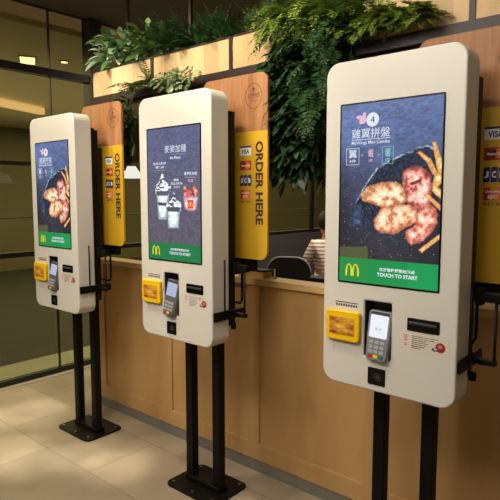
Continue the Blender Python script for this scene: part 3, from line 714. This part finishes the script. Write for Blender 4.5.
# trailing plant behind the sundae kiosk
plant('trailing_fern', 'small green fern hanging under the planter above the sundae kiosk, left side', 'plant', [M['leaf_mid'], M['stem']], (-.60, .38, 2.15), lambda m, m2: [
    fern(14, 34, .22, .9, .9, .06, .2, .14, .03, -.3, .45)(m, m2), m2.tube([(0, .06, .02), (0, 0, -.02)], .006, 5)])
plant('trailing_ivy', 'small pale-leaved creeper above the top of the sundae kiosk', 'plant', [M['leaf_var'], M['stem']], (-.34, .38, 2.15), lambda m, m2: [
    bushy(15, 260, ((0, -.06, .01), (.20, .05, .05)), .032, .021, .45, 0, .45)(m, m2)])
plant('trailing_ivy', 'dark creeper hanging down left of the sundae kiosk', 'plant', [M['leaf_mid'], M['stem']], (-.87, .40, 2.13), lambda m, m2: [
    bushy(16, 150, ((.0, -.02, -.20), (.06, .04, .22)), .055, .035, .15, .4, .2)(m, m2)])

# ------------------------------------------------------------------ seating area beyond the counter
bx = MB(); bx.box(XG+.012, XG+.05, 2.4, 7.0, 0, 1.03); struct(bx.build('wall_low', M['bench']))
def make_chair(loc, rz, label):
    t = empty('dining_chair', loc, label, 'chair', 'black chairs beyond the counter', rz)
    b = MB(); b.box(-.21, .21, -.21, .21, .43, .46); b.build('seat', M['chair'], t, bevel=.012)
    for x in (-.18, .18):
        for y in (-.18, .18):
            b = MB(); b.tube([(x*1.1, y*1.1, 0), (x, y, .43)], .012, 8); b.build('leg', M['steel'], t)
    out = rrect(-.24, .24, .50, .86, (.16, .16, .05, .05), 8)
    b = MB(); b.prism(out, -.215, -.195); b.build('backrest', M['chair'], t, bevel=.006)
    top = [(x, -.205, z+.004) for x, z in out if z > .69]
    b = MB(); b.tube(top, .011, 8); b.build('back_trim', M['grey'], t, smooth=True)
    for x in (-.17, .17):
        b = MB(); b.tube([(x, -.19, .44), (x, -.215, .52)], .012, 8); b.build('back_support', M['steel'], t)
    return t
make_chair((-1.46, 2.80, 0), math.radians(205), 'black chair with curved steel-edged back, seen over the counter left of the seated person')
t = empty('stool', (-1.42, 3.50, 0), 'black stool under the person in the striped shirt', 'stool')
b = MB(); b.tube([(0, 0, .40), (0, 0, .43)], .17, 24); b.build('seat', M['chair'], t, bevel=.008)
for k in range(4):
    b = MB(); a = PI/4+k*PI/2; b.tube([(.2*math.cos(a), .2*math.sin(a), 0), (.12*math.cos(a), .12*math.sin(a), .40)], .012, 8); b.build('leg', M['steel'], t)

def skin_mesh(nodes, edges, name, m, parent=None, sub=2):
    """nodes: name -> (co, radius); the first node is the root"""
    ks = list(nodes); me = bpy.data.meshes.new(name); me.from_pydata([nodes[k][0] for k in ks], [(ks.index(a), ks.index(c)) for a, c in edges], [])
    o = bpy.data.objects.new(name, me); COL.objects.link(o)
    s = o.modifiers.new('skin', 'SKIN'); s.use_smooth_shade = True
    if not me.skin_vertices: 
        bm = bmesh.new(); bm.from_mesh(me); bm.verts.layers.skin.verify(); bm.to_mesh(me); bm.free()
    for i, k in enumerate(ks):
        d = me.skin_vertices[0].data[i]; r = nodes[k][1]; d.radius = (r, r) if not isinstance(r, tuple) else r; d.use_root = (i == 0)
    su = o.modifiers.new('sub', 'SUBSURF'); su.levels = sub; su.render_levels = sub
    dg = bpy.context.evaluated_depsgraph_get(); dg.update()
    m2 = bpy.data.meshes.new_from_object(o.evaluated_get(dg)); o.modifiers.clear(); o.data = m2; m2.name = name
    m2.materials.clear(); m2.materials.append(m); m2.polygons.foreach_set('use_smooth', [True]*len(m2.polygons))
    if parent: o.parent = parent
    return o
skinm = mat('skin', (176, 118, 92), .5); hairm = mat('hair', (18, 13, 12), .5)
shirtm = bpy.data.materials.new('striped_shirt'); shirtm.use_nodes = True; nt = shirtm.node_tree
bb = nt.nodes['Principled BSDF']; bb.inputs['Roughness'].default_value = .8
tc = nt.nodes.new('ShaderNodeTexCoord'); wv = nt.nodes.new('ShaderNodeTexWave'); wv.bands_direction = 'Z'; wv.inputs['Scale'].default_value = 7.5; wv.inputs['Distortion'].default_value = 1.; wv.inputs['Detail'].default_value = 0
rp = nt.nodes.new('ShaderNodeValToRGB'); rp.color_ramp.elements[0].position = .12; rp.color_ramp.elements[0].color = lin((100, 84, 84))+(1,); rp.color_ramp.elements[1].position = .3; rp.color_ramp.elements[1].color = lin((226, 208, 196))+(1,)
nt.links.new(tc.outputs['Object'], wv.inputs['Vector']); nt.links.new(wv.outputs['Fac'], rp.inputs[0]); nt.links.new(rp.outputs[0], bb.inputs['Base Color'])
# local frame: +y is where the person faces; base on the floor
pt = empty('person', (-1.42, 3.50, 0), 'seated person in a striped pale shirt seen past the left edge of the largest kiosk', 'person', None, math.radians(62))
N = {'pel': ((0, -.05, .54), .13), 'bel': ((0, -.05, .70), .12), 'che': ((0, -.04, .88), .14), 'nb': ((0, -.05, 1.02), .075), 'nk': ((0, -.04, 1.08), .052), 'hd0': ((0, -.02, 1.14), .07), 'hd1': ((0, -.005, 1.22), .088), 'hd2': ((0, -.01, 1.29), .07)}
E_ = [('pel', 'bel'), ('bel', 'che'), ('che', 'nb'), ('nb', 'nk'), ('nk', 'hd0'), ('hd0', 'hd1'), ('hd1', 'hd2')]
for s, q in ((-1, 'r'), (1, 'l')):
    N.update({'sh'+q: ((s*.17, -.05, .98), .062), 'el'+q: ((s*.24, .04, .73), .042), 'wr'+q: ((s*.13, .27, .72), .028), 'pm'+q: ((s*.11, .33, .72), .032),
              'hp'+q: ((s*.09, 0, .53), .095), 'kn'+q: ((s*.12, .40, .52), .062), 'an'+q: ((s*.12, .44, .10), .040), 'ft'+q: ((s*.12, .58, .045), .036)})
    E_ += [('che', 'sh'+q), ('sh'+q, 'el'+q), ('el'+q, 'wr'+q), ('wr'+q, 'pm'+q), ('pel', 'hp'+q), ('hp'+q, 'kn'+q), ('kn'+q, 'an'+q), ('an'+q, 'ft'+q)]
    for k in range(4):
        a = ((s*(.125-.022*k), .365, .722), .010); c = ((s*(.122-.022*k), .40+.008*(k in (1, 2)), .708), .009)
        N['f%d%s' % (k, q)] = a; N['g%d%s' % (k, q)] = c; E_ += [('pm'+q, 'f%d%s' % (k, q)), ('f%d%s' % (k, q), 'g%d%s' % (k, q))]
    N['th'+q] = ((s*.155, .33, .715), .011); N['ti'+q] = ((s*.165, .36, .705), .009); E_ += [('pm'+q, 'th'+q), ('th'+q, 'ti'+q)]
skin_mesh(N, E_, 'body', skinm, pt)
S = {k: (N[k][0], N[k][1]+.014) for k in ('che', 'bel', 'nb', 'shr', 'shl')}
S['pel'] = (N['pel'][0], .135); S['er'] = ((-.235, .03, .76), .058); S['el'] = ((.235, .03, .76), .058)
skin_mesh(S, [('che', 'bel'), ('bel', 'pel'), ('che', 'nb'), ('che', 'shr'), ('che', 'shl'), ('shr', 'er'), ('shl', 'el')], 'shirt', shirtm, pt)
T_ = {k: (N[k][0], (N[k][1] if not isinstance(N[k][1], tuple) else .12)+.012) for k in ('pel', 'hpr', 'hpl', 'knr', 'knl', 'anr', 'anl')}
T_['pel'] = ((0, -.05, .53), .14)
skin_mesh(T_, [('pel', 'hpr'), ('pel', 'hpl'), ('hpr', 'knr'), ('hpl', 'knl'), ('knr', 'anr'), ('knl', 'anl')], 'trousers', mat('trousers_pale', (196, 184, 170), .8), pt)
bm = bmesh.new(); bmesh.ops.create_icosphere(bm, subdivisions=3, radius=1)
for v in bm.verts:
    y = v.co.y; v.co = Vector((v.co.x*.095, y*.108-.035, v.co.z*.125+1.245))
    if y > .35 and v.co.z < 1.29: v.co.y = min(v.co.y, .02)
me = bpy.data.meshes.new('hair'); bm.to_mesh(me); bm.free(); me.materials.append(hairm); me.polygons.foreach_set('use_smooth', [True]*len(me.polygons))
o = bpy.data.objects.new('hair', me); COL.objects.link(o); o.parent = pt
b = MB(); b.tube([(0, .072, 1.235), (0, .10, 1.20), (0, .078, 1.19)], [.008, .014, .006], 8); b.build('nose', skinm, pt, smooth=True)
for s in (-1, 1):
    b = MB(); b.tube([(s*.032, .074, 1.225), (s*.032, .082, 1.225)], .010, 10); b.build('eye', hairm, pt)
b = MB(); b.tube([(-.022, .074, 1.165), (0, .08, 1.163), (.022, .074, 1.165)], .005, 8); b.build('mouth', mat('lips', (140, 70, 64), .5), pt)

# ------------------------------------------------------------------ lights
def area(loc, tgt, size, power, col, sy=None, spread=PI):
    l = bpy.data.lights.new('area', 'AREA'); l.energy = power; l.color = col; l.size = size
    if sy: l.shape = 'RECTANGLE'; l.size_y = sy
    l.spread = spread
    o = bpy.data.objects.new('ceiling_and_fill_light', l); COL.objects.link(o); o.location = loc  # shared by the ceiling lamps and the added fills without fixtures
    o.rotation_euler = (Vector(tgt)-Vector(loc)).to_track_quat('-Z', 'Y').to_euler(); return o
def spot(loc, tgt, deg, power, col, blend=.5, r=.04):
    l = bpy.data.lights.new('spot', 'SPOT'); l.energy = power; l.color = col; l.spot_size = math.radians(deg); l.spot_blend = blend; l.shadow_soft_size = r
    o = bpy.data.objects.new('spotlight', l); COL.objects.link(o); o.location = loc
    o.rotation_euler = (Vector(tgt)-Vector(loc)).to_track_quat('-Z', 'Y').to_euler(); return o
WARM = (1, .86, .66); NEU = (1, .95, .87)
area((.2, -1.9, 3.0), (.1, 0, 1.2), 2.6, 99, NEU, 1.2)
area((2.4, -1.2, 3.0), (1.4, 0, 1.4), 1.0, 10, NEU, 1.0)
spot((-1.1, -.7, 3.0), (-1.0, .2, 1.2), 70, 75, WARM)
spot((0, -.75, 3.0), (0, .3, 1.6), 75, 75, WARM)
spot((1.0, -.75, 3.0), (1.0, .3, 1.6), 75, 34, WARM)
spot((-.75, -.9, 3.0), (-.75, .42, 2.25), 46, 52, WARM)
spot((.25, -.9, 3.0), (.25, .42, 2.2), 46, 52, WARM)
for (x, y, w_) in ((-1.62, .08, 13), (-1.2, -.33, 12), (-.95, -.28, 10), (-.80, -.05, 9), (-.55, .02, 10), (-1.75, -.35, 14)):
    spot((x-.1, y-.5, 3.0), (x, y, 0), w_, 260, (1, .92, .78), .9, .06)
spot((-1.3, -.6, 3.0), (-1.0, .5, 2.45), 40, 60, NEU)
area((-5.5, 2, 2.85), (-5.5, 2, 0), 5, 520, (1, .94, .74), 10)
area((-5.5, 11, 2.85), (-5.5, 11, 0), 5, 300, (1, .94, .74), 8)  # added fill, no fixture: lifts the dark far end of the corridor
area((-5.5, 2, 1.9), (-5.5, 2, 3), 4, 50, (1, .93, .74), 8)  # added upward fill, no fixture: bounce onto the corridor ceiling
area((-.8, 3.2, 3.0), (-1.2, 3.4, 0), 1.2, 110, WARM, 1.2)  # added fill over the seating, brightens the chair and person
w = bpy.data.worlds.new('World'); SC.world = w; w.use_nodes = True
w.node_tree.nodes['Background'].inputs[0].default_value = lin((150, 128, 98))+(1,); w.node_tree.nodes['Background'].inputs[1].default_value = .5

# ------------------------------------------------------------------ camera
cam = bpy.data.cameras.new('Camera'); co = bpy.data.objects.new('Camera', cam); COL.objects.link(co)
cam.sensor_width = 36; cam.lens = 36*543.9776/500; cam.clip_start = .05
yaw, pitch = .7127, -.0995
f = Vector((-math.sin(yaw)*math.cos(pitch), math.cos(yaw)*math.cos(pitch), math.sin(pitch)))
co.location = (1.9615, -1.7171, 1.5278); co.rotation_euler = f.to_track_quat('-Z', 'Y').to_euler()
SC.camera = co
SC.view_settings.view_transform = 'Standard'; SC.view_settings.look = 'None'; SC.view_settings.gamma = 1; SC.view_settings.exposure = 0
